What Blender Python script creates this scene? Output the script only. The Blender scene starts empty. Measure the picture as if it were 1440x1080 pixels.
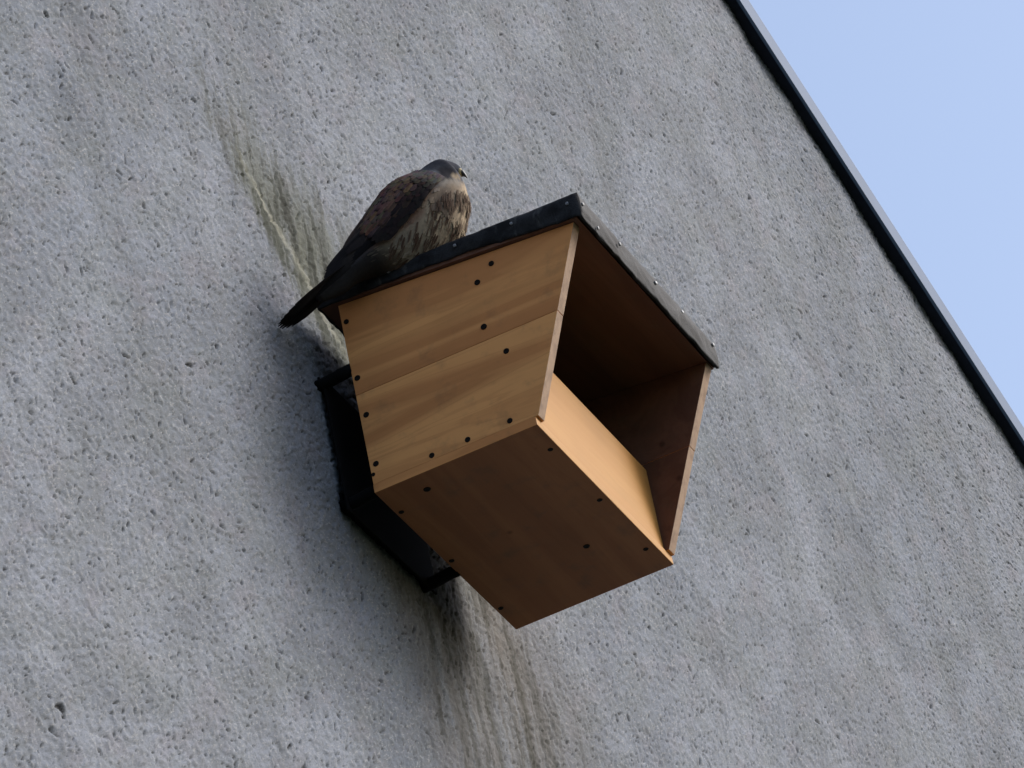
import bpy, bmesh, math, random
import numpy as np
from mathutils import Vector, Matrix, noise
random.seed(7)
rad = math.radians
scene = bpy.context.scene
COL = scene.collection

# ------------------------------------------------------------------ camera, sky, sun, exposure
SUN_AZ = 38.0      # degrees from the wall's outward normal towards +X
SUN_EL = 38.0
cd = bpy.data.cameras.new('camera'); cam = bpy.data.objects.new('camera', cd); COL.objects.link(cam)
cd.sensor_fit = 'HORIZONTAL'; cd.sensor_width = 36.0; cd.lens = 234.45; cd.clip_start = 0.1; cd.clip_end = 5000
RR = Matrix(((0.4304407284, -0.8857375472, -0.1737520554),
             (-0.4440687438, -0.3753967886, 0.8135602017),
             (-0.7858267812, -0.2730315888, -0.5549144271)))
M4 = RR.transposed().to_4x4(); M4.translation = Vector((-6.691218, -2.598097, 1.598819))
cam.matrix_world = M4
scene.camera = cam
world = bpy.data.worlds.new('World'); scene.world = world; world.use_nodes = True
wn = world.node_tree.nodes; wl = world.node_tree.links; wn.clear()
sky = wn.new('ShaderNodeTexSky'); sky.sky_type = 'NISHITA'; sky.sun_disc = False
sky.sun_elevation = rad(SUN_EL); sky.sun_rotation = rad(180 - SUN_AZ)
sky.altitude = 0; sky.air_density = 1.0; sky.dust_density = 3.0; sky.ozone_density = 1.0
bg = wn.new('ShaderNodeBackground'); bg.inputs['Strength'].default_value = 0.125
wo = wn.new('ShaderNodeOutputWorld')
wl.new(sky.outputs[0], bg.inputs[0]); wl.new(bg.outputs[0], wo.inputs[0])
sl = bpy.data.lights.new('sun', 'SUN'); sun = bpy.data.objects.new('sun', sl); COL.objects.link(sun)
sl.energy = 1.9; sl.angle = rad(24); sl.color = (1.0, 0.97, 0.93)
sd = Vector((math.sin(rad(SUN_AZ))*math.cos(rad(SUN_EL)), -math.cos(rad(SUN_AZ))*math.cos(rad(SUN_EL)), math.sin(rad(SUN_EL))))
sun.rotation_euler = (-sd).to_track_quat('-Z', 'Y').to_euler(); sun.location = (2, -6, 12)
vs = scene.view_settings
vs.view_transform = 'Standard'; vs.look = 'None'; vs.gamma = 1.0; vs.exposure = 0.9; vs.use_curve_mapping = False

# ------------------------------------------------------------------ node helpers
class N:
    """a float socket with arithmetic"""
    def __init__(s, m, sock): s.m = m; s.s = sock
    def _op(s, op, o=None, c=None, clamp=False):
        n = s.m.nt.nodes.new('ShaderNodeMath'); n.operation = op; n.use_clamp = clamp
        s.m.put(n.inputs[0], s)
        if o is not None: s.m.put(n.inputs[1], o)
        if c is not None: s.m.put(n.inputs[2], c)
        return N(s.m, n.outputs[0])
    def __add__(s, o): return s._op('ADD', o)
    __radd__ = __add__
    def __sub__(s, o): return s._op('SUBTRACT', o)
    def __rsub__(s, o): return (s*-1.0)+o
    def __mul__(s, o): return s._op('MULTIPLY', o)
    __rmul__ = __mul__
    def __truediv__(s, o): return s._op('DIVIDE', o)
    def abs(s): return s._op('ABSOLUTE')
    def max(s, o): return s._op('MAXIMUM', o)
    def min(s, o): return s._op('MINIMUM', o)
    def pow(s, o): return s._op('POWER', o)
    def clamp(s): return s._op('ADD', 0.0, clamp=True)
    def step(s, a, b):          # smooth 0..1 as value goes a..b (a > b gives a falling edge)
        n = s.m.nt.nodes.new('ShaderNodeMapRange'); n.interpolation_type = 'SMOOTHSTEP'
        lo, hi, t0, t1 = (a, b, 0, 1) if a < b else (b, a, 1, 0)
        s.m.put(n.inputs[0], s)
        for i, v in enumerate((lo, hi, t0, t1)): n.inputs[1+i].default_value = v
        return N(s.m, n.outputs[0])
class Mat:
    def __init__(s, name):
        s.mat = bpy.data.materials.new(name); s.mat.use_nodes = True; s.nt = s.mat.node_tree
        s.b = s.nt.nodes['Principled BSDF']
    def put(s, inp, v):
        if isinstance(v, N): s.nt.links.new(v.s, inp)
        elif hasattr(v, 'is_output'): s.nt.links.new(v, inp)
        elif isinstance(v, (tuple, list)): inp.default_value = (*v, 1.0) if len(inp.default_value) == 4 and len(v) == 3 else v
        else: inp.default_value = v
    def coords(s, kind='Object', scale=(1, 1, 1), loc=(0, 0, 0)):
        t = s.nt.nodes.new('ShaderNodeTexCoord'); mp = s.nt.nodes.new('ShaderNodeMapping')
        s.nt.links.new(t.outputs[kind], mp.inputs[0]); mp.inputs['Scale'].default_value = scale; mp.inputs['Location'].default_value = loc
        return mp.outputs[0]
    def thrown(s, k=1.8, loc=(0, 0, 0)):
        """object coordinates stretched k times along the oblique direction the render was thrown"""
        v = s.coords('Object', loc=loc); r = s.nt.nodes.new('ShaderNodeVectorRotate'); r.rotation_type = 'Y_AXIS'
        r.inputs['Angle'].default_value = rad(35.2); s.nt.links.new(v, r.inputs['Vector'])
        mp = s.nt.nodes.new('ShaderNodeMapping'); mp.inputs['Scale'].default_value = (1/k, 1, 1); s.nt.links.new(r.outputs[0], mp.inputs[0])
        return mp.outputs[0]
    def xyz(s, vec):
        n = s.nt.nodes.new('ShaderNodeSeparateXYZ'); s.nt.links.new(vec, n.inputs[0])
        return [N(s, n.outputs[i]) for i in range(3)]
    def attr(s, name):
        n = s.nt.nodes.new('ShaderNodeAttribute'); n.attribute_name = name
        return N(s, n.outputs['Fac'])
    def noise(s, vec, scale, detail=3, rough=.55, dist=0.0, lac=2.0):
        n = s.nt.nodes.new('ShaderNodeTexNoise'); s.nt.links.new(vec, n.inputs['Vector'])
        n.inputs['Scale'].default_value = scale; n.inputs['Detail'].default_value = detail
        n.inputs['Roughness'].default_value = rough; n.inputs['Distortion'].default_value = dist
        return N(s, n.outputs['Fac'])
    def voro(s, vec, scale, rnd=1.0, feature='F1'):
        n = s.nt.nodes.new('ShaderNodeTexVoronoi'); s.nt.links.new(vec, n.inputs['Vector']); n.feature = feature
        n.inputs['Scale'].default_value = scale; n.inputs['Randomness'].default_value = rnd
        c = s.nt.nodes.new('ShaderNodeSeparateColor'); s.nt.links.new(n.outputs['Color'], c.inputs[0])
        return N(s, n.outputs['Distance']), N(s, c.outputs[0]), N(s, c.outputs[1])
    def mix(s, fac, a, b):
        n = s.nt.nodes.new('ShaderNodeMix'); n.data_type = 'RGBA'; n.clamp_factor = True
        s.put(n.inputs['Factor'], fac); s.put(n.inputs[6], a); s.put(n.inputs[7], b)
        return n.outputs[2]
    def mul(s, a, f):           # colour times scalar
        n = s.nt.nodes.new('ShaderNodeVectorMath'); n.operation = 'SCALE'
        s.put(n.inputs[0], a); s.put(n.inputs['Scale'], f)
        return n.outputs[0]
    def bump(s, h, strength, dist):
        n = s.nt.nodes.new('ShaderNodeBump'); s.put(n.inputs['Height'], h)
        n.inputs['Strength'].default_value = strength; n.inputs['Distance'].default_value = dist
        s.nt.links.new(n.outputs[0], s.b.inputs['Normal'])
    def set(s, color=None, rough=None, metal=None, spec=None):
        if color is not None: s.put(s.b.inputs['Base Color'], color)
        if rough is not None: s.put(s.b.inputs['Roughness'], rough)
        if metal is not None: s.put(s.b.inputs['Metallic'], metal)
        if spec is not None: s.put(s.b.inputs['Specular IOR Level'], spec)
        return s.mat

# ------------------------------------------------------------------ materials
BX = Vector((0, -0.06, 6.25))     # bottom-back-left corner of the nest box; the wall face is the plane y = 0

def make_wall():
    m = Mat('roughcast_render')
    v = m.coords('Object')
    x, y, z = m.xyz(v); z = z - BX.z
    big = m.noise(v, 1.3, 4, .55); vt_ = m.thrown(2.4); mid = m.noise(vt_, 12, 4, .6); fine = m.noise(vt_, 95, 3, .6)
    tint = m.noise(m.thrown(2.0, (3, 1, 5)), 18, 3, .6)
    streak = m.noise(m.coords('Object', scale=(14, 14, 1.3)), 1.0, 4, .6)
    patch = m.noise(m.thrown(1.7, (7, 2, 1)), 5.0, 4, .6, .6)
    base = m.mix(big.step(.35, .65), (.130, .149, .186), (.164, .182, .219))
    base = m.mix(patch.step(.36, .66), m.mul(base, .80), m.mul(base, 1.12))
    base = m.mix(tint.step(.50, .70)*.45, base, (.170, .164, .192))
    base = m.mix(mid.step(.42, .70)*.35, base, (.122, .138, .136))
    base = m.mix(streak.step(.54, .80)*.36, base, (.110, .115, .120))
    # grains: heights and pits stored on the built relief
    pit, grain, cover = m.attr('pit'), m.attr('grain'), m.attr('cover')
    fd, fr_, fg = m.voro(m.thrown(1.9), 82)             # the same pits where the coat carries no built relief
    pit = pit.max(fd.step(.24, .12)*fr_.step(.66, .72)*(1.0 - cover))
    warp = m.noise(vt_, 430, 2, .6)
    base = m.mix(grain.step(.50, .95)*.40, base, (.26, .27, .28))
    base = m.mix(fine.step(.40, .66)*.36, base, (.10, .105, .11))
    base = m.mix(warp.step(.50, .66)*.42, base, (.075, .080, .087))
    base = m.mix(m.noise(vt_, 260, 2, .6).step(.56, .70)*.42, base, (.30, .31, .32))
    base = m.mix(pit, base, (.017, .018, .021))  # shade inside the pits painted as a near-black colour
    # algae and dirt washed down round the box: long vertical runs
    run = m.noise(m.coords('Object', scale=(30, 30, 2.6)), 1.0, 5, .65)
    run2 = m.noise(m.coords('Object', scale=(55, 55, 9), loc=(2, 0, 1)), 1.0, 4, .6)
    side = (z - .494) + (x + .112)*.766              # 0 along the pale ridge, positive above it
    above = (side + (run2-.5)*.12).step(-.10, .0)*(z + (run-.5)*.50).step(.66, .44)*x.step(-.26, -.14)*x.step(.66, .30)
    base = m.mix(above*(run.step(.28, .60)*.45+.48), base, (.070, .074, .052))
    base = m.mix(above*run2.step(.45, .58)*.92, base, (.022, .025, .018))
    for xr, z0, z1, w in ((-.165, .44, .62, .016), (.02, .40, .60, .020), (.115, .36, .58, .024), (.20, .40, .62, .022)):
        base = m.mix((x-xr+(run2-.5)*.05).abs().step(w, .002)*z.step(z1, z1-.12)*z.step(z0-.05, z0+.05)*(run2.step(.3, .6)*.5+.35), base, (.020, .022, .018))
    # pale ridge with a dark edge
    wob = (m.noise(v, 11, 3, .6) - .5)*.06
    dl = side + wob
    seg = x.step(-.13, -.09)*x.step(.20, .10)
    rag = run2.step(.30, .60)*.7 + .3
    base = m.mix((dl+.030).abs().step(.040, .004)*seg*.55*rag, base, (.045, .05, .038))
    base = m.mix((dl-.006).abs().step(.015, .002)*seg*.62*rag, base, (.25, .25, .205))
    # below the box
    bel = x.step(.06, .26)*x.step(.92, .46)*(z + (run-.5)*.35).step(.20, .04)*(z + (run-.5)*.35).step(-.60, -.12)
    base = m.mix(bel*(run.step(.30, .60)*.50+.28), base, (.082, .076, .068))
    base = m.mix(bel*run2.step(.44, .66)*.75, base, (.022, .022, .017))
    for xr, z0, z1, w in ((.300, -.24, .06, .030), (.40, -.42, .05, .022), (.53, -.30, .10, .020), (.24, -.14, .02, .03)):
        base = m.mix((x-xr+(run2-.5)*.06).abs().step(w, .002)*z.step(z1, z1-.06)*z.step(z0, z0+.16)*(run2.step(.3, .6)*.55+.35), base, (.030, .030, .024))
    # two faint runs to the right
    for xr, w in ((3.02, .07), (2.62, .05), (2.3, .06), (1.85, .05), (1.4, .05), (-.55, .03)):
        base = m.mix((x-xr + (run2-.5)*.22).abs().step(w, .0)*run.step(.35, .6)*.42, base, (.085, .092, .102))
    m.set(base, .92, spec=.2)
    m.bump(warp*.6 + fine*.8, .45, .003)
    return m.mat

def make_wood(name, light, dark, grain_axis, bands=1.0, rough=.55, dirt=0.0):
    m = Mat(name)
    sc = [38.0, 38.0, 38.0]; sc[grain_axis] = 2.2
    inf = m.nt.nodes.new('ShaderNodeObjectInfo')
    t = m.nt.nodes.new('ShaderNodeTexCoord'); ad = m.nt.nodes.new('ShaderNodeVectorMath'); ad.operation = 'ADD'
    rs = m.nt.nodes.new('ShaderNodeVectorMath'); rs.operation = 'SCALE'; rs.inputs[0].default_value = (7.3, 3.1, 5.7)
    m.nt.links.new(inf.outputs['Random'], rs.inputs['Scale'])
    m.nt.links.new(t.outputs['Object'], ad.inputs[0]); m.nt.links.new(rs.outputs[0], ad.inputs[1])
    mp = m.nt.nodes.new('ShaderNodeMapping'); mp.inputs['Scale'].default_value = sc; m.nt.links.new(ad.outputs[0], mp.inputs[0])
    mp2 = m.nt.nodes.new('ShaderNodeMapping'); mp2.inputs['Scale'].default_value = [q*.55 for q in sc]; m.nt.links.new(ad.outputs[0], mp2.inputs[0])
    broad = m.noise(mp2.outputs[0], 1.0, 3, .55, .6); fine = m.noise(mp.outputs[0], 1.0, 4, .65, .5)
    cloud = m.noise(ad.outputs[0], 9, 3, .5)
    ring = ((broad*9.0)._op('FRACT') - .5).abs()*2.0
    c = m.mix(broad.step(.36, .64)*.75*bands, light, dark)
    c = m.mix(ring.step(.62, .98)*.22*bands, c, dark)
    c = m.mix(fine.step(.48, .72)*.35, c, m.mul(c, .72))
    c = m.mix(cloud.step(.45, .75)*.35, c, m.mul(c, .78))
    # knots
    kd, kr, kg = m.voro(ad.outputs[0], 13)
    knot = kd.step(.085, .03)*kr.step(.66, .70)
    c = m.mix(knot*.6, c, m.mul(dark, .45))
    if dirt: c = m.mix(m.noise(ad.outputs[0], 22, 4, .65).step(.52, .74)*dirt, c, (.11, .085, .06))
    m.set(c, rough, spec=.10)
    m.bump(fine*.7+broad*.5, .35, .0012)
    return m.mat

MAT = {}
MAT['wall'] = make_wall()
MAT['side'] = make_wood('weathered_side_wood', (.80, .385, .145), (.48, .190, .070), 1, dirt=.25)
MAT['lip'] = make_wood('fresh_front_wood', (.385, .200, .060), (.32, .148, .040), 0, bands=.8)
MAT['floor'] = make_wood('shaded_underside_wood', (.33, .138, .064), (.225, .088, .042), 0, bands=.7, dirt=.35)  # darker than the sides: shade on the underside put into the colour
MAT['inner'] = make_wood('shaded_inner_wood', (.165, .080, .054), (.095, .045, .032), 0, bands=.8, dirt=.3)  # shade inside the box put into the wood colour
m = Mat('end_grain_wood')
v = m.coords('Object', scale=(60, 8, 60)); f = m.noise(v, 1, 4, .6)
MAT['end'] = m.set(m.mix(f.step(.35, .7), (.33, .225, .155), (.22, .145, .10)), .7, spec=.2)
m = Mat('mineral_felt')
v = m.coords('Object'); gr = m.noise(v, 420, 2, .6); pa = m.noise(v, 26, 4, .65); pb = m.noise(m.coords('Object', scale=(1, 1, .35)), 60, 3, .6)
c = m.mix(pa.step(.40, .62), (.020, .022, .027), (.005, .0055, .008))
c = m.mix(pb.step(.58, .74)*.6, c, (.080, .083, .088))
c = m.mix(gr.step(.45, .65)*.5, c, m.mul(c, .5))
m.set(c, .75, spec=.22); m.bump(gr*.6+pa*1.0, .5, .002); MAT['felt'] = m.mat
def plain(name, col, rough, metal=0.0, spec=.4, var=.25, sc=60):
    m = Mat(name); n = m.noise(m.coords('Object'), sc, 4, .6)
    m.set(m.mix(n.step(.35, .7), col, tuple(q*(1-var) for q in col)), rough, metal, spec)
    m.bump(n, .15, .001)
    return m.mat
MAT['nail'] = plain('galvanised_nail', (.20, .21, .23), .55, .3)
MAT['screw'] = plain('dark_screw', (.008, .006, .005), .7, 0, .15)
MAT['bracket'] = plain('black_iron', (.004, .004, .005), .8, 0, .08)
MAT['metal'] = plain('grey_verge_metal', (.055, .095, .175), .6, 0, .15, .12, 8)
MAT['soffit'] = plain('shaded_verge_board', (.016, .022, .042), .8, 0, .2)  # shade under the verge is put into this dark colour
MAT['tile'] = plain('dark_roof_sheet', (.05, .052, .058), .6)
MAT['ground'] = plain('ground_turf', (.045, .055, .030), .95, 0, .1, .5, .6)
MAT['beak'] = plain('beak_horn', (.018, .018, .022), .35)
MAT['cere'] = plain('yellow_cere', (.42, .33, .16), .5)
MAT['leg'] = plain('yellow_leg_scale', (.50, .36, .08), .55, 0, .4, .3, 300)
MAT['claw'] = plain('black_claw', (.012, .012, .012), .3)
MAT['eye'] = plain('dark_eye', (.008, .006, .005), .08, 0, .6)
m = Mat('plumage'); at = m.nt.nodes.new('ShaderNodeAttribute'); at.attribute_name = 'Col'
pn = m.noise(m.coords('Object'), 260, 3, .6)
m.set(m.mix(pn.step(.42, .70)*.5, at.outputs['Color'], m.mul(at.outputs['Color'], .6)), .85, spec=.06)
MAT['plumage'] = m.mat

# ------------------------------------------------------------------ object helpers
def link(name, me, mat=None, parent=None):
    o = bpy.data.objects.new(name, me); COL.objects.link(o)
    if mat is not None:
        for q in (mat if isinstance(mat, (list, tuple)) else [mat]): me.materials.append(q)
    if parent is not None: o.parent = parent
    return o
def empty(name, loc, label, cat, group=None):
    o = bpy.data.objects.new(name, None); COL.objects.link(o); o.location = loc; o.empty_display_size = .05
    o['label'] = label; o['category'] = cat
    if group: o['group'] = group
    return o
def from_bm(name, bm, mat, parent=None, smooth=False):
    bmesh.ops.recalc_face_normals(bm, faces=bm.faces[:])
    me = bpy.data.meshes.new(name); bm.to_mesh(me); bm.free()
    if smooth:
        for p in me.polygons: p.use_smooth = True
    return link(name, me, mat, parent)
def prism_bm(bm, poly, axis_vec):
    """closed prism: polygon of 3D points extruded along axis_vec"""
    av = Vector(axis_vec)
    a = [bm.verts.new(p) for p in poly]; b = [bm.verts.new(Vector(p)+av) for p in poly]
    bm.faces.new(a[::-1]); bm.faces.new(b)
    n = len(poly)
    for i in range(n): bm.faces.new((a[i], a[(i+1) % n], b[(i+1) % n], b[i]))
def box_bm(bm, lo, hi):
    x0, y0, z0 = lo; x1, y1, z1 = hi
    prism_bm(bm, [(x0, y0, z0), (x1, y0, z0), (x1, y1, z0), (x0, y1, z0)], (0, 0, z1-z0))
def bevel(bm, w, seg=2):
    bmesh.ops.bevel(bm, geom=bm.edges[:]+bm.verts[:], offset=w, segments=seg, affect='EDGES', profile=.6)
def tube_bm(bm, pts, r, seg=10, caps=True):
    pts = [Vector(p) for p in pts]; rings = []
    rr = r if isinstance(r, (list, tuple)) else [r]*len(pts)
    up = Vector((0.31, .17, .93))
    for i, p in enumerate(pts):
        t = (pts[min(i+1, len(pts)-1)] - pts[max(i-1, 0)]).normalized()
        a = t.cross(up)
        if a.length < .1: a = t.cross(Vector((1, 0, 0)))
        a.normalize(); b = t.cross(a)
        rings.append([bm.verts.new(p + (a*math.cos(2*math.pi*k/seg) + b*math.sin(2*math.pi*k/seg))*rr[i]) for k in range(seg)])
    for i in range(len(rings)-1):
        for k in range(seg):
            bm.faces.new((rings[i][k], rings[i][(k+1) % seg], rings[i+1][(k+1) % seg], rings[i+1][k]))
    if caps: bm.faces.new(rings[0][::-1]); bm.faces.new(rings[-1])

# ------------------------------------------------------------------ ground
bm = bmesh.new(); nG = 24
for i in range(nG+1):
    for j in range(nG+1):
        X = (i/nG-.5)*2; Y = (j/nG-.5)*2
        bm.verts.new((X*abs(X)*900, Y*abs(Y)*900, 0.0))
bm.verts.ensure_lookup_table()
for i in range(nG):
    for j in range(nG):
        k = i*(nG+1)+j
        bm.faces.new((bm.verts[k], bm.verts[k+1], bm.verts[k+nG+2], bm.verts[k+nG+1]))
g = from_bm('ground', bm, MAT['ground']); g['kind'] = 'structure'

# ------------------------------------------------------------------ the gabled building
bld = empty('building', (0, 0, 0), 'grey roughcast gable wall with sloping metal verge against the sky', 'building')
P0 = Vector((2.276, 0, 6.25+2.263)); P1 = Vector((3.511, 0, 6.25+1.914))
sl_ = (P1.z-P0.z)/(P1.x-P0.x)
def verge_z(X): return P0.z + (X-P0.x)*sl_
XE, XA, DEP = 7.5, -3.0, 9.0                   # right eave, apex, depth of the house
XL = 2*XA-XE
ze, za = verge_z(XE), verge_z(XA)
bm = bmesh.new()
prism_bm(bm, [(XL, 0, -.3), (XE, 0, -.3), (XE, 0, ze), (XA, 0, za), (XL, 0, ze)], (0, .3, 0))
from_bm('wall', bm, MAT['wall'], bld)
# the roughcast itself: a built relief of pebbles and pits over the part of the wall near the box
def lattice(x, z, cell, seed):
    r = np.random.RandomState(seed); T_ = r.rand(512, 512)
    gx, gz = x/cell, z/cell; ix = np.floor(gx).astype(int); iz = np.floor(gz).astype(int)
    fx, fz = gx-ix, gz-iz; fx = fx*fx*(3-2*fx); fz = fz*fz*(3-2*fz)
    q = lambda i, j: T_[(ix+i) % 512, (iz+j) % 512]
    return (q(0, 0)*(1-fx)+q(1, 0)*fx)*(1-fz) + (q(0, 1)*(1-fx)+q(1, 1)*fx)*fz
def worley(x, z, cell, seed):
    r = np.random.RandomState(seed); J = r.rand(512, 512, 3)
    gx, gz = x/cell, z/cell; ix = np.floor(gx).astype(int); iz = np.floor(gz).astype(int)
    best = np.full(x.shape, 9.0); val = np.zeros(x.shape)
    for i in (-1, 0, 1):
        for j in (-1, 0, 1):
            q = J[(ix+i) % 512, (iz+j) % 512]
            d = np.hypot(ix+i+q[..., 0]-gx, iz+j+q[..., 1]-gz)
            k = d < best; best = np.where(k, d, best); val = np.where(k, q[..., 2], val)
    return best, val
NU, NV = 1700, 620
U = np.linspace(-1.35, 3.85, NU)[:, None]; V = np.linspace(0, 1, NV)[None, :]
zlo = -.916 + .472*(U+1.115) - .13
zhi = np.minimum(.352 + .626*(U+.776) + .14, P0.z-6.25 + (U-P0.x)*sl_)
RX_ = (U + 0*V).ravel(); RZ_ = (zlo + (zhi-zlo)*V).ravel()
GS, GC = (.817*RX_ + .577*RZ_)/1.9, -.577*RX_ + .817*RZ_
wx = (lattice(GS, GC, .010, 1)-.5)*.008; wz = (lattice(GS, GC, .010, 2)-.5)*.008
d1, v1 = worley(GS+wx, GC+wz, .0078, 3); d2, v2 = worley(GS+wx*1.6, GC+wz*1.6, .0112, 4); d3, v3 = worley(GS+wx, GC+wz, .0085, 8)
cl = lattice(RX_, RZ_, .16, 5)*.6 + lattice(RX_, RZ_, .05, 6)*.4
peb = np.clip(1-d1*1.25, 0, 1)*(.25+.75*v1)
und = lattice(GS, GC, .030, 7)*.6 + lattice(RX_, RZ_, .10, 9)
sz = .070 + .15*((v2*7.3) % 1.0)
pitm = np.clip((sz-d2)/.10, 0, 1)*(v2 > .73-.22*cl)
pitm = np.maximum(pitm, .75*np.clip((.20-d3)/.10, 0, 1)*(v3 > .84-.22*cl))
hgt = peb*.0036 + und*.0045 - pitm*.0036
ed = np.minimum(np.minimum((RX_+1.35)/.1, (3.85-RX_)/.1), np.minimum((V+0*U).ravel()/.05, 1)); ed = np.clip(ed, 0, 1)
hgt = np.clip(hgt + .0045, .0006, .02)*ed + .0006
co = np.stack([RX_, -hgt, RZ_+6.25], 1).astype(np.float32)
me = bpy.data.meshes.new('render_coat'); me.vertices.add(len(co)); me.vertices.foreach_set('co', co.ravel())
ii = (np.arange(NU-1)[:, None]*NV + np.arange(NV-1)[None, :]).ravel()
fc = np.stack([ii, ii+NV, ii+NV+1, ii+1], 1).astype(np.int32)
me.loops.add(fc.size); me.loops.foreach_set('vertex_index', fc.ravel())
me.polygons.add(len(fc)); me.polygons.foreach_set('loop_start', np.arange(0, fc.size, 4, dtype=np.int32))
me.polygons.foreach_set('use_smooth', np.ones(len(fc), dtype=bool))
me.update(calc_edges=True)
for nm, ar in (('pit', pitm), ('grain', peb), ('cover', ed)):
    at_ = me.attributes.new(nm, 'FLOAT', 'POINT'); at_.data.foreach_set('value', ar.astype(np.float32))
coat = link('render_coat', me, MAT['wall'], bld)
bm = bmesh.new(); box_bm(bm, (XL, .302, -.3), (XL+.3, DEP, ze)); from_bm('rear_wall', bm, MAT['wall'], bld)
bm = bmesh.new(); box_bm(bm, (XE-.3, .302, -.3), (XE, DEP, ze)); from_bm('rear_wall', bm, MAT['wall'], bld)
dirR = Vector((1, 0, sl_)).normalized(); nrmR = Vector((-sl_, 0, 1)).normalized()
dirL = Vector((-1, 0, sl_)).normalized(); nrmL = Vector((sl_, 0, 1)).normalized()
apex = Vector((XA, 0, za)); LEN = (Vector((XE, 0, ze))-apex).length + .35
for dr, nr in ((dirR, nrmR), (dirL, nrmL)):
    # roof sheet, verge board under it (coloured dark for its shade) and the folded metal trim on the gable edge
    bm = bmesh.new(); a = apex + nr*.052
    prism_bm(bm, [a+Vector((0, .012, 0)), a+dr*LEN+Vector((0, .012, 0)), a+dr*LEN+nr*.05+Vector((0, .012, 0)), a+nr*.05+Vector((0, .012, 0))], (0, DEP, 0))
    from_bm('roof', bm, MAT['tile'], bld)
    bm = bmesh.new(); a = apex - nr*.002
    prism_bm(bm, [a+Vector((0, -.029, 0)), a+dr*LEN+Vector((0, -.029, 0)), a+dr*LEN+nr*.05+Vector((0, -.029, 0)), a+nr*.05+Vector((0, -.029, 0))], (0, .0285, 0))
    from_bm('verge_board', bm, MAT['soffit'], bld)
    bm = bmesh.new(); a = apex - nr*.006 + Vector((0, -.0305, 0)); e = dr*LEN
    # folded sheet: drip hem, fascia face, top flange
    prof = [(0.0, 0.0), (-.004, .003), (-.0035, .052), (-.001, .060), (.07, .064), (.07, .061), (.002, .056), (.0012, .0)]
    prism_bm(bm, [a + Vector((0, q[0], 0)) + nr*q[1] for q in prof], e)
    from_bm('verge_trim', bm, MAT['metal'], bld)

# ------------------------------------------------------------------ nest box (local coordinates, origin at its bottom-back-left corner)
W, D, H = .42, .234, .298
FA = (-.341, .272)       # left panel's front top (y, z)
FG = (-.3475, .2675)     # right panel's front top
T = .018
SEAM = .153
nb = empty('nest_box', BX, 'open-fronted wooden nest box with black felt roof bracketed to the wall', 'nest box')
def screw_mesh():
    bm = bmesh.new(); prof = [(0, .0003), (.0016, .0003), (.0020, .0009), (.0038, .0009), (.0043, .0001), (.0043, -.0015)]
    rings = []
    for r, h in prof[1:]:
        rings.append([bm.verts.new((r*math.cos(2*math.pi*k/10), r*math.sin(2*math.pi*k/10), h)) for k in range(10)])
    bm.faces.new(rings[0])
    for i in range(len(rings)-1):
        for k in range(10): bm.faces.new((rings[i][k], rings[i+1][k], rings[i+1][(k+1) % 10], rings[i][(k+1) % 10]))
    bmesh.ops.recalc_face_normals(bm, faces=bm.faces[:])
    me = bpy.data.meshes.new('screw'); bm.to_mesh(me); bm.free(); me.materials.append(MAT['screw']); return me
SCREW = screw_mesh()
def screw(parent, loc, nrm, s=1.0):
    o = bpy.data.objects.new('screw', SCREW); COL.objects.link(o); o.parent = parent
    o.location = loc; o.rotation_euler = Vector(nrm).to_track_quat('Z', 'Y').to_euler(); o.scale = (s, s, s)
def lerp(a, b, t): return a+(b-a)*t
ZB = .0133                # side planks stand on the floor board
sides = []
for X0, (fy, fz), nx in ((0, FA, -1), (W-T, FG, 1)):
    def fr(z): return lerp(-D, fy, (z-0)/fz)
    low = [(0, -.001, ZB), (0, fr(ZB), ZB), (0, fr(SEAM-.00015), SEAM-.00015), (0, -.001, SEAM-.00015)]
    up = [(0, -.001, SEAM+.00015), (0, fr(SEAM)-.0004, SEAM+.00015), (0, fy-.0008, fz-.001), (0, -.001, H-.001)]
    for k, poly in enumerate((low, up)):
        dx = (.0, .0001)[k]*nx
        bm = bmesh.new(); prism_bm(bm, [Vector((X0+dx, p[1], p[2])) for p in poly], (T, 0, 0)); bevel(bm, .0007)
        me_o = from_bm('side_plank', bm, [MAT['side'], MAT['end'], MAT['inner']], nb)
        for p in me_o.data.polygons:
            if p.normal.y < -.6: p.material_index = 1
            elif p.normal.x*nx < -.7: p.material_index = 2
        me_o['label'] = ('lower' if k == 0 else 'upper') + ' plank of the ' + ('left' if nx < 0 else 'right') + ' side'
        sides.append(me_o)
for (y, z, s) in ((-.220, .262, .95), (-.196, .243, 1), (-.192, .174, 1.05), (-.008, .268, .9), (-.008, .178, 1)):
    screw(sides[1], (-.0004, y, z), (-1, 0, 0), s)
for (y, z, s) in ((-.215, .125, 1.0), (-.010, .119, 1), (-.010, .042, 1), (-.087, .020, .95), (-.139, .021, .95), (-.200, .0225, .95), (-.0035, .028, .7)):
    screw(sides[0], (0, y, z), (-1, 0, 0), s)
for (y, z) in ((-.2, .24), (-.01, .25), (-.01, .18)): screw(sides[3], (W+.0004, y, z), (1, 0, 0))
for (y, z) in ((-.08, .021), (-.2, .022), (-.01, .1)): screw(sides[2], (W, y, z), (1, 0, 0))
bm = bmesh.new(); box_bm(bm, (-.0008, -D-.0015, 0), (W+.0006, -.0005, .013)); bevel(bm, .0012)
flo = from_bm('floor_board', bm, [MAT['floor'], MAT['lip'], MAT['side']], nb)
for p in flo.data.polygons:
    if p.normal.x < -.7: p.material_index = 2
    if p.normal.y < -.7: p.material_index = 1
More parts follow.
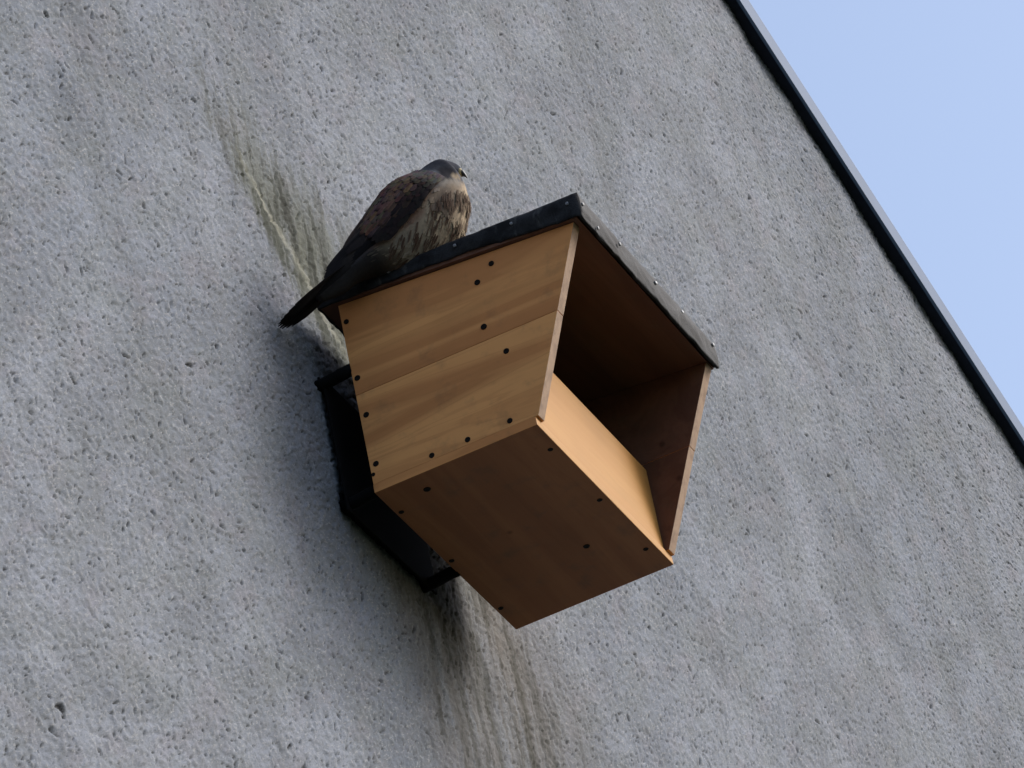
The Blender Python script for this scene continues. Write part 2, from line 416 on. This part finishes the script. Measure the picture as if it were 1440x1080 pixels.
for (x, y, s) in ((.037, -.058, 1.2), (.300, -.163, 1.1), (.062, -.224, .9), (.212, -.224, .9), (.360, -.222, .9), (.358, -.008, .9), (.062, -.008, .9), (.21, -.008, .9)):
    screw(flo, (x, y, 0), (0, 0, -1), s)
bm = bmesh.new(); box_bm(bm, (T+.0012, -D+.0005, .0135), (W-T-.0012, -D+.016, .143)); bevel(bm, .0012)
lip = from_bm('front_lip', bm, MAT['lip'], nb)
bm = bmesh.new(); box_bm(bm, (T+.0012, -.017, .0135), (W-T-.0012, -.001, H-.004)); bevel(bm, .001)
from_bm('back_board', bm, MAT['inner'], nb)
# roof board with a sloping underside
RX0, RX1, RYF, RYB = -.0055, W+.0055, -.349, .022
def zt(y): return .306 + .04*(y+.358)
def zu(x, y): return lerp(lerp(H, FA[1], -y/.341), lerp(H, FG[1], -y/.3475), x/W) + .0004
bm = bmesh.new()
vb = [bm.verts.new((x, y, zu(x, y))) for x, y in ((RX0, RYF), (RX1, RYF), (RX1, RYB), (RX0, RYB))]
vt = [bm.verts.new((x, y, zt(y)-.004)) for x, y in ((RX0, RYF), (RX1, RYF), (RX1, RYB), (RX0, RYB))]
bm.faces.new(vb[::-1]); bm.faces.new(vt)
for i in range(4): bm.faces.new((vb[i], vb[(i+1) % 4], vt[(i+1) % 4], vt[i]))
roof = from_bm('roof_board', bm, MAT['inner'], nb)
# felt: a top sheet whose edges fold down over the board, wavy and creased
def nz(*a): return noise.noise(Vector(a))
bm = bmesh.new()
def felt_edge(x, y, h, out):
    """point on the skirt: h = 0 at top edge, 1 at the lower hem"""
    front = out[1] < 0
    if front:
        zb = lerp(.2665, .2635, x/W)
    else:
        yy = y
        zb = lerp(.269, .289, min(1, (yy+.358)/.16)) if yy < -.198 else lerp(.289, .2985, (yy+.198)/.21)
    zb += .0022*nz(x*38, y*38, 3.1) + .0012*nz(x*110, y*110, 7)
    z = lerp(zt(y), zb, h)
    bulge = .0035*math.sin(math.pi*min(1, h*1.1)) * (.6+nz(x*22, y*22, h*1.5)) + .0012*nz(x*70, y*70, h*4) + (.0025 if h > .99 else 0)*nz(x*45, y*45, 1)
    return Vector((x+out[0]*bulge, y+out[1]*bulge, z + .0010*nz(x*30, y*30, 9)*(1-h)))
fx0, fx1, fyf, fyb = RX0-.0032, RX1+.0034, RYF-.0075, RYB+.003
per = []
nX, nY = 64, 56
for i in range(nY): per.append((fx0, lerp(fyb, fyf, i/nY), (-1, 0)))
for i in range(nX): per.append((lerp(fx0, fx1, i/nX), fyf, (0, -1)))
for i in range(nY): per.append((fx1, lerp(fyf, fyb, i/nY), (1, 0)))
for i in range(nX): per.append((lerp(fx1, fx0, i/nX), fyb, (0, 1)))
HS = 8
loops = []
for k in range(HS+1):
    loops.append([bm.verts.new(felt_edge(x, y, k/HS, o)) for x, y, o in per])
n = len(per)
for k in range(HS):
    for i in range(n): bm.faces.new((loops[k][i], loops[k][(i+1) % n], loops[k+1][(i+1) % n], loops[k+1][i]))
# hem folded under the board
hem = [bm.verts.new(loops[HS][i].co - Vector((o[0], o[1], 0))*.0035 + Vector((0, 0, .0012))) for i, (x, y, o) in enumerate(per)]
for i in range(n): bm.faces.new((loops[HS][i], loops[HS][(i+1) % n], hem[(i+1) % n], hem[i]))
c = bm.verts.new(((fx0+fx1)/2, (fyf+fyb)/2, zt((fyf+fyb)/2)+.0015))
for i in range(n): bm.faces.new((loops[0][(i+1) % n], loops[0][i], c))
felt = from_bm('roofing_felt', bm, MAT['felt'], roof, smooth=True)
# nail heads along the felt edges
bm = bmesh.new()
rg = [[bm.verts.new((r*math.cos(2*math.pi*k/10), r*math.sin(2*math.pi*k/10), h)) for k in range(10)] for r, h in ((.0036, -.002), (.0037, .0006), (.0022, .0014))]
bm.faces.new(rg[2])
for i in range(2):
    for k in range(10): bm.faces.new((rg[i][k], rg[i][(k+1) % 10], rg[i+1][(k+1) % 10], rg[i+1][k]))
bmesh.ops.recalc_face_normals(bm, faces=bm.faces[:])
NAIL = bpy.data.meshes.new('nail_head'); bm.to_mesh(NAIL); bm.free(); NAIL.materials.append(MAT['nail'])
def nail(loc, nrm, s):
    o = bpy.data.objects.new('nail_head', NAIL); COL.objects.link(o); o.parent = roof
    o.location = loc; o.rotation_euler = Vector(nrm).to_track_quat('Z', 'Y').to_euler(); o.scale = (s*.85, s*.85, s*.85)
for x, z, s in ((-.002, .290, .8), (.038, .2745, .8), (.113, .292, .85), (.227, .294, .9), (.312, .294, .95), (.414, .297, .9)):
    nail((x, fyf-.0035, z), (random.uniform(-.2, .2), -1, random.uniform(-.15, .2)), s)
for y, z, s in ((-.342, .294, .75), (-.262, .300, .7), (-.180, .3035, .75), (-.083, .309, 1.15)):
    nail((fx0-.0032, y, z), (-1, random.uniform(-.2, .2), random.uniform(-.2, .1)), s)
for y in (-.3, -.2, -.1): nail((fx1+.003, y, .295), (1, 0, 0), .9)

# ------------------------------------------------------------------ wall bracket: black iron frame on the wall with stand-off arms
br = empty('wall_bracket', (0, 0, BX.z), 'black iron bracket holding the nest box off the wall', 'bracket')
def bar(name, lo, hi, par=br):
    bm = bmesh.new(); box_bm(bm, lo, hi); bevel(bm, .0015); return from_bm(name, bm, MAT['bracket'], par)
bar('wall_bar', (.010, -.012, .004), (.262, -.0005, .030))
bar('wall_bar', (.010, -.012, .186), (.33, -.0005, .212))
bar('upright_bar', (.030, -.0165, -.002), (.058, -.0125, .205))
bar('upright_bar', (.225, -.0165, -.002), (.253, -.0125, .205))
bar('gap_shade_plate', (.002, -.0205, -.006), (.262, -.0172, .203))  # added black sheet standing in for the shade between box and wall
for x, z in ((-.003, .188), (.008, .004), (.236, -.004), (.236, .188)):
    bm = bmesh.new()
    tube_bm(bm, [(x+.008, -.0615, z+.010), (x+.008, -.045, z+.009), (x+.007, -.028, z+.006), (x+.007, -.016, z+.005), (x+.007, -.008, z+.005)], .0085, 10)
    from_bm('arm', bm, MAT['bracket'], br, smooth=True)

# ------------------------------------------------------------------ the kestrel on the roof edge
RINGS = [((0.045, -0.2496, 6.6994), (-0.0023, -0.0025, 0.0045)),
 ((0.045, -0.2454, 6.702), (-0.0056, -0.0036, 0.0097)),
 ((0.043, -0.2387, 6.7037), (-0.0102, -0.001, 0.0149)),
 ((0.0404, -0.2346, 6.7004), (-0.0172, 0.0088, 0.02)),
 ((0.0369, -0.2278, 6.6887), (-0.0224, 0.0184, 0.0227)),
 ((0.0335, -0.2202, 6.6734), (-0.0262, 0.0257, 0.0245)),
 ((0.0263, -0.2073, 6.6561), (-0.0327, 0.0312, 0.0309)),
 ((0.0188, -0.1936, 6.6362), (-0.0367, 0.0335, 0.0355)),
 ((0.0062, -0.172, 6.6113), (-0.0354, 0.0298, 0.0355)),
 ((-0.0079, -0.1495, 6.5908), (-0.0299, 0.0233, 0.0309)),
 ((-0.0263, -0.1227, 6.5774), (-0.0188, 0.0119, 0.0208)),
 ((-0.0404, -0.1008, 6.559), (-0.0117, 0.008, 0.0126)),
 ((-0.0522, -0.0818, 6.5395), (-0.0095, 0.007, 0.01)),
 ((-0.0655, -0.0613, 6.5217), (-0.0044, 0.0032, 0.0047))]
LAT = [.004, .010, .0165, .0215, .026, .034, .042, .046, .045, .039, .030, .020, .012, .006]
cen = [Vector(c) for c, a in RINGS]; av = [Vector(a)*.965 for c, a in RINGS]
camdir = Vector((-.786, -.273, -.555))
bv = []
for i in range(len(cen)):
    ax = (cen[max(i-1, 0)] - cen[min(i+1, len(cen)-1)]).normalized()
    b = ax.cross(av[i]).normalized()
    if b.dot(camdir) < 0: b = -b
    bv.append(b*LAT[i])
def catmull(arr, t):
    i = int(min(max(math.floor(t), 0), len(arr)-2)); f = t-i
    p0, p1, p2, p3 = arr[max(i-1, 0)], arr[i], arr[i+1], arr[min(i+2, len(arr)-1)]
    return .5*((2*p1) + (p2-p0)*f + (2*p0-5*p1+4*p2-p3)*f*f + (3*p1-p0-3*p2+p3)*f**3)
DORSAL = rad(10)        # the back is turned a little away from the viewer's side
def surf(t, th, off=0.0):
    th = th - DORSAL
    c = catmull(cen, t); a = catmull(av, t); b = catmull(bv, t)
    k = 1 + off/max(.006, a.length)
    return c + a*math.cos(th)*k + b*math.sin(th)*k
def frame(t, th, off=0.0):
    p = surf(t, th, off)
    tt = (surf(min(t+.05, 13), th, off) - surf(max(t-.05, 0), th, off)).normalized()   # towards the tail
    ts = (surf(t, th+.03, off) - surf(t, th-.03, off))
    nn = tt.cross(ts).normalized()
    if nn.dot(p - catmull(cen, t)) < 0: nn = -nn
    return p, tt, nn
SLATE, DARK, CHEEK, BUFF = (.086, .092, .110), (.018, .018, .024), (.19, .198, .215), (.34, .270, .19)
RUF, BLACKW, STREAK, VENT = (.150, .092, .070), (.009, .0088, .011), (.060, .034, .024), (.20, .172, .135)
def mixc(a, b, f): f = max(0, min(1, f)); return tuple(x+(y-x)*f for x, y in zip(a, b))
def sm(a, b, x): f = max(0, min(1, (x-a)/(b-a))); return f*f*(3-2*f)
E1 = Vector((.4304, -.8857, -.1738)); E2 = Vector((-.4441, -.3754, .8136))     # along / up the bird's flank
def flank(p):
    """flank coordinates in units of about a millimetre, origin at the ear"""
    q = p - cen[3]; return q.dot(E1)*1042 + 15, -q.dot(E2)*1042 + 1
def ell(x, y, cx, cy, rx, ry, soft=.35):
    return sm(1+soft, 1-soft, math.hypot((x-cx)/rx, (y-cy)/ry))
def plum(t, th):
    d = abs(th)/math.pi*180
    p = surf(t, th); n1 = nz(p.x*60, p.y*60, p.z*60); n2 = nz(p.x*160, p.y*160, p.z*160)
    body = plum2(t, th, n1)
    x, y = flank(p); x += n2*1.5; y += n2*1.5
    if t > 7: return body
    body = mixc(body, (.070, .052, .045), ell(x, y, -2, 36, 30, 24, .6)*.85*sm(85, 105, d))         # dusky upper breast
    c = mixc(SLATE, (.045, .050, .066), sm(-8, -16, y))
    c = mixc(c, DARK, ell(x, y, 2, -12, 22, 9)*.55)                  # crown
    c = mixc(c, CHEEK, ell(x, y, -3, 0, 9, 4.5))                    # ear patch
    c = mixc(c, DARK, ell(x, y, 12, -3, 13, 7))                     # mask round the eye
    c = mixc(c, DARK, ell(x, y, 10, 6, 11, 3.2))                    # moustache
    c = mixc(c, (.24, .215, .185), ell(x, y, 16, 12, 15, 5)*.85)    # throat
    c = mixc(c, (.30, .24, .17), ell(x, y, 24, 3, 5, 4))
    hood = sm(24, 12, y + (x*.18) + n1*5)*sm(-42, -34, x + n1*4)
    return mixc(body, c, hood)
def plum2(t, th, n1):
    d = abs(th)/math.pi*180 + n1*9
    under = mixc(BUFF, VENT, sm(6.5, 9.0, t)); under = mixc(under, (.022, .021, .022), sm(9.0, 10.2, t))
    under = mixc(under, (.17, .135, .11), sm(7.4, 4.4, t)*sm(150, 108, d)*.6)
    back = mixc(RUF, SLATE, sm(6.4, 4.8, t)*.65); back = mixc(back, (.045, .043, .05), sm(8.6, 10.6, t))
    return mixc(back, under, sm(88, 100, d))
def streaky(t, th):
    d = abs(th)/math.pi*180
    return 96 < d and 4.4 < t < 9.5
class FM:
    """collects feather blades with vertex colours into one mesh"""
    def __init__(s): s.v = []; s.f = []; s.c = []
    def grid(s, fn, nu, nv, wrap):
        o = len(s.v)
        for i in range(nu):
            for j in range(nv):
                p, c = fn(i/(nu-1), j/nv if wrap else j/(nv-1)); s.v.append(p); s.c.append(c)
        for i in range(nu-1):
            for j in range(nv if wrap else nv-1):
                s.f.append((o+i*nv+j, o+i*nv+(j+1) % nv, o+(i+1)*nv+(j+1) % nv, o+(i+1)*nv+j))
    def blade(s, p, d, n, L, w, ce, cc, ct=None, lift=.10, curve=.0, cup=.22, seg=4, tip=.25):
        """ce edge colour, cc shaft colour, ct tip colour"""
        d = d.normalized(); sd = d.cross(n).normalized(); n = sd.cross(d).normalized(); o = len(s.v)
        for i in range(seg+1):
            u = i/seg; ww = w*(math.sin(math.pi*min(1, .18+u*.62))**.8)*(1 if u < .75 else lerp(1, tip, (u-.75)/.25)) if u < 1 else w*tip*.35
            q = p + d*L*u + n*(L*lift*u - curve*L*u*u)
            k = mixc(ce, ct, sm(.55, .95, u)) if ct else ce
            kc = mixc(cc, ct, sm(.70, .98, u)) if ct else cc
            s.v += [q - sd*ww - n*ww*cup, q + n*ww*.08, q + sd*ww - n*ww*cup]; s.c += [k, kc, k]
        for i in range(seg):
            a = o+3*i
            s.f += [(a, a+1, a+4, a+3), (a+1, a+2, a+5, a+4)]
    def build(s, name, parent, mat=None):
        org = parent.location
        me = bpy.data.meshes.new(name); me.from_pydata([tuple(Vector(q)-org) for q in s.v], [], s.f)
        ca = me.color_attributes.new('Col', 'FLOAT_COLOR', 'POINT')
        ca.data.foreach_set('color', np.array([(*c, 1.0) for c in s.c], dtype=np.float32).ravel())
        for p in me.polygons: p.use_smooth = True
        return link(name, me, mat or MAT['plumage'], parent)
kes = empty('kestrel', (0.018, -.165, BX.z+.3155), 'small brown and buff falcon with grey head perched on the nest box roof', 'bird')
rnd = random.Random(11)
fm = FM()
def core(u, v):
    t = u*13; th = (v*2-1)*math.pi
    return surf(t, th), plum(t, th)
fm.grid(core, 92, 48, True)
fm.f.append(tuple(range(48))); fm.f.append(tuple(range(91*48, 92*48)))
# contour feathers over head, breast and belly, laid like scales
t = 3.3
while t < 11.6:
    L = lerp(.0042, .0145, sm(1.5, 7, t)); w = lerp(.0016, .0036, sm(1.5, 7, t))
    per_ = 2*math.pi*catmull(av, t).length
    cnt = int(per_/(w*1.05))
    for k in range(cnt):
        th = -math.pi + 2*math.pi*(k+rnd.random()*.7)/cnt; d = abs(th)/math.pi*180
        if t > 5.4 and d < 66: continue
        tj = min(12.5, t + rnd.uniform(-.15, .15))
        p, tt, nn = frame(tj, th); ce = plum(tj, th)
        fx_, fy_ = flank(p)
        if fy_ < 17 and fx_ > -34:          # short fine feathers on the head
            for q in range(2):
                p2, t2, n2_ = frame(tj, th + rnd.uniform(-.08, .08))
                fm.blade(p2 - n2_*.0010, t2, n2_, rnd.uniform(.0035, .0055), .0011, plum(tj, th), plum(tj, th), None, lift=.04, curve=.05, seg=2, tip=.4)
            continue
        j = rnd.uniform(.82, 1.15); ce = tuple(min(1, q*j) for q in ce); cc = ce
        drop = (Vector((0, 0, -1)) * .35 if 4.2 < tj < 9 and d > 100 else Vector((0, 0, 0)))
        tt2 = (tt + drop - nn*(drop.dot(nn))).normalized()
        fm.blade(p - nn*.0008, tt2, nn, L*rnd.uniform(.85, 1.25), w*rnd.uniform(.85, 1.15), ce, cc, None, lift=rnd.uniform(.03, .13), curve=.06, seg=3, tip=.35)
    t += L*.46/max(.0045, (catmull(cen, min(t+.5, 13))-catmull(cen, max(t-.5, 0))).length)
# dark drop-shaped streaks hanging down breast and flank
for k in range(400):
    t0 = rnd.uniform(4.3, 9.6); th = rad(rnd.uniform(98, 180))*rnd.choice((1, 1, -1))
    p, tt, nn = frame(t0, th)
    fx_, fy_ = flank(p)
    if nz(p.x*42, p.y*42, p.z*42) < -.32 or (fy_ < 20 and fx_ > -36): continue
    dn = Vector((0, 0, -1)) + tt*.55; dn = (dn - nn*dn.dot(nn)).normalized()
    c0 = mixc(STREAK, plum(t0, th), rnd.uniform(.0, .45))
    fm.blade(p + nn*.0010, dn, nn, rnd.uniform(.010, .019), rnd.uniform(.0008, .0015), c0, mixc(c0, (.03, .018, .014), .4), None, lift=rnd.uniform(.02, .07), curve=.03, seg=4, tip=.3)
fm.build('body', kes)
# wings folded along the back: coverts in rows, then long flight feathers
for side in (1, -1):
    fm = FM()
    def shell(u, v):
        t = lerp(4.7, 11.5, u); lo, hi = 12, lerp(92, 84, u)
        edge = math.sin(math.pi*min(1, max(0, v)))**.4
        th = rad(lerp(lo, hi, v))*side
        return surf(t, th, .0005 + .0045*edge*math.sin(math.pi*min(1, .12+u*.8))), mixc(plum2(t, rad(40), 0), BLACKW, sm(.62, .8, v)*sm(4.9, 6.3, t))
    fm.grid(shell, 24, 10, False)
    def flight(t0, d0, t1, d1, w, c1, c2, off0, off1):
        p, tt, nn = frame(t0, rad(d0)*side, off0); q = surf(t1, rad(d1)*side, off1)
        fm.blade(p, q-p, nn, (q-p).length, w, c1, c2, mixc(c1, BLACKW, .8), lift=.012, curve=.012, cup=.15, seg=6, tip=.4)
    for k in range(9):          # primaries
        f = k/8
        flight(lerp(5.9, 8.2, f), lerp(82, 58, f), lerp(13.0, 11.4, f*.8), lerp(84, 28, f), .0066, mixc((.030, .027, .027), (.06, .05, .046), f*.6), BLACKW, .0012+.0006*k, .004+.0007*k)
    for k in range(8):          # secondaries
        f = k/7
        flight(lerp(7.0, 8.0, f), lerp(74, 32, f), lerp(10.8, 10.4, f), lerp(56, 18, f), .0085, mixc((.045, .036, .036), RUF, .6*f), (.026, .022, .023), .0066, .0075)
    for r in range(17):         # coverts
        t0 = lerp(8.9, 4.9, r/16) + rnd.uniform(-.08, .08); L = lerp(.020, .009, r/16); w = lerp(.0050, .0030, r/16); m_ = 13
        for k in range(m_):
            d = lerp(16, 90, (k+.5+rnd.uniform(-.25, .25))/m_)
            p, tt, nn = frame(t0, rad(d)*side, .0058+.0010*math.sin(math.pi*k/m_))
            c1 = plum2(t0, rad(40), nz(k*.7, r*.9, side))
            c1 = tuple(q*rnd.uniform(.75, 1.2) for q in c1)
            c1 = mixc(c1, BLACKW, .92*sm(54, 78, d + rnd.uniform(-6, 6))*sm(4.9, 6.3, t0))
            spot = BLACKW if rnd.random() < .42 else c1
            fm.blade(p, tt, nn, L*rnd.uniform(.8, 1.5), w, c1, mixc(c1, BLACKW, .35), spot, lift=.05, curve=.05, seg=4, tip=.55)
    fm.build('wing', kes)
# tail: narrow closed fan, grey above with a broad black band
tb = surf(11.0, 0, -.008); tip0 = Vector((-0.0994, -0.0107, 6.4859))
tail = FM()
tax = (tip0-tb).normalized(); tn = Vector((0, 0, 1)); tn = (tn - tax*tn.dot(tax)).normalized(); tsd = tax.cross(tn)
for k in range(10):
    f = (k-4.5)/4.5
    for lay in (0,):
        p = tb + tsd*f*.013 - tn*(.002+.0012*abs(f)*3)
        L = (tip0-tb).length*(1.0-.20*f*f)
        q = p + tax*L + tsd*f*.011
        tail.blade(p, q-p, tn, (q-p).length, .0095, (.022, .022, .026), (.012, .012, .014), (.006, .006, .008), lift=-.012, curve=-.01, cup=.12, seg=8, tip=.42)
# under-tail coverts bulk between body and tail
def utc(u, v):
    t = u; th = v*2*math.pi
    c = tb.lerp(tip0, u*.62) - tn*.004*(1-u); r = lerp(.012, .0045, u)
    return c + tn*math.cos(th)*r*.8 + tsd*math.sin(th)*r*1.15, mixc((.035, .034, .034), (.02, .02, .024), u)
tail.grid(utc, 10, 14, True)
tail.build('tail', kes)
# bill: hooked dark horn with a pale cere
bd = (cen[0]-cen[2]).normalized(); bu = av[1].normalized(); bs = bd.cross(bu).normalized()
def bill(name, u0, u1, mat):
    bm = bmesh.new(); ring = []
    for i in range(9):
        u = lerp(u0, u1, i/8)
        c = cen[0] - bd*.002 + bd*.0105*u - bu*(.0065*u*u*u + .0008*u) + bu*.0012
        r = .0062*(1-u)**.6*(1-.25*u)+.0003
        ring.append([bm.verts.new(c - kes.location + bu*math.cos(2*math.pi*k/12)*r*1.05 + bs*math.sin(2*math.pi*k/12)*r*.78) for k in range(12)])
    for i in range(8):
        for k in range(12): bm.faces.new((ring[i][k], ring[i][(k+1) % 12], ring[i+1][(k+1) % 12], ring[i+1][k]))
    bm.faces.new(ring[0][::-1]); bm.faces.new(ring[-1])
    return from_bm(name, bm, mat, kes, smooth=True)
bill('cere', -.15, .32, MAT['cere']); bill('beak', .32, 1.0, MAT['beak'])
for side in (1, -1):
    p, tt, nn = frame(1.95, rad(88)*side)
    bm = bmesh.new(); bmesh.ops.create_uvsphere(bm, u_segments=14, v_segments=10, radius=.0042)
    for v_ in bm.verts: v_.co = v_.co + (p - nn*.0016 - kes.location)
    from_bm('eye', bm, MAT['eye'], kes, smooth=True)
# legs: feathered shank, bare tarsus and four gripping toes on the felt
for k, (fx, fy) in enumerate(((.009, -.174), (.031, -.168))):
    zr = BX.z + zt(fy+.06) + .0028
    foot = Vector((fx, fy, zr+.006)); top = Vector((fx+.003, fy+.012, zr+.040))
    bm = bmesh.new(); tube_bm(bm, [top-kes.location, top.lerp(foot, .5)-kes.location, foot-kes.location], [.009, .0045, .0034], 10)
    leg = from_bm('leg', bm, MAT['leg'], kes, smooth=True)
    for ang, L in ((-28, .024), (0, .029), (28, .024), (180, .018)):
        hd = Vector((.35, -.93, 0)); hd.rotate(Matrix.Rotation(rad(ang), 3, 'Z')); b0 = foot-kes.location
        bm = bmesh.new(); tube_bm(bm, [b0, b0+hd*L*.35+Vector((0, 0, .001)), b0+hd*L*.7+Vector((0, 0, -.0015)), b0+hd*L+Vector((0, 0, -.0035))], [.0034, .0030, .0027, .0020], 8)
        toe = from_bm('toe', bm, MAT['leg'], leg, smooth=True)
        bm = bmesh.new(); c0 = b0+hd*L+Vector((0, 0, -.0035)); tube_bm(bm, [c0, c0+hd*.004+Vector((0, 0, .0005)), c0+hd*.008+Vector((0, 0, -.0028))], [.0017, .0012, .0003], 6)
        from_bm('claw', bm, MAT['claw'], leg, smooth=True)
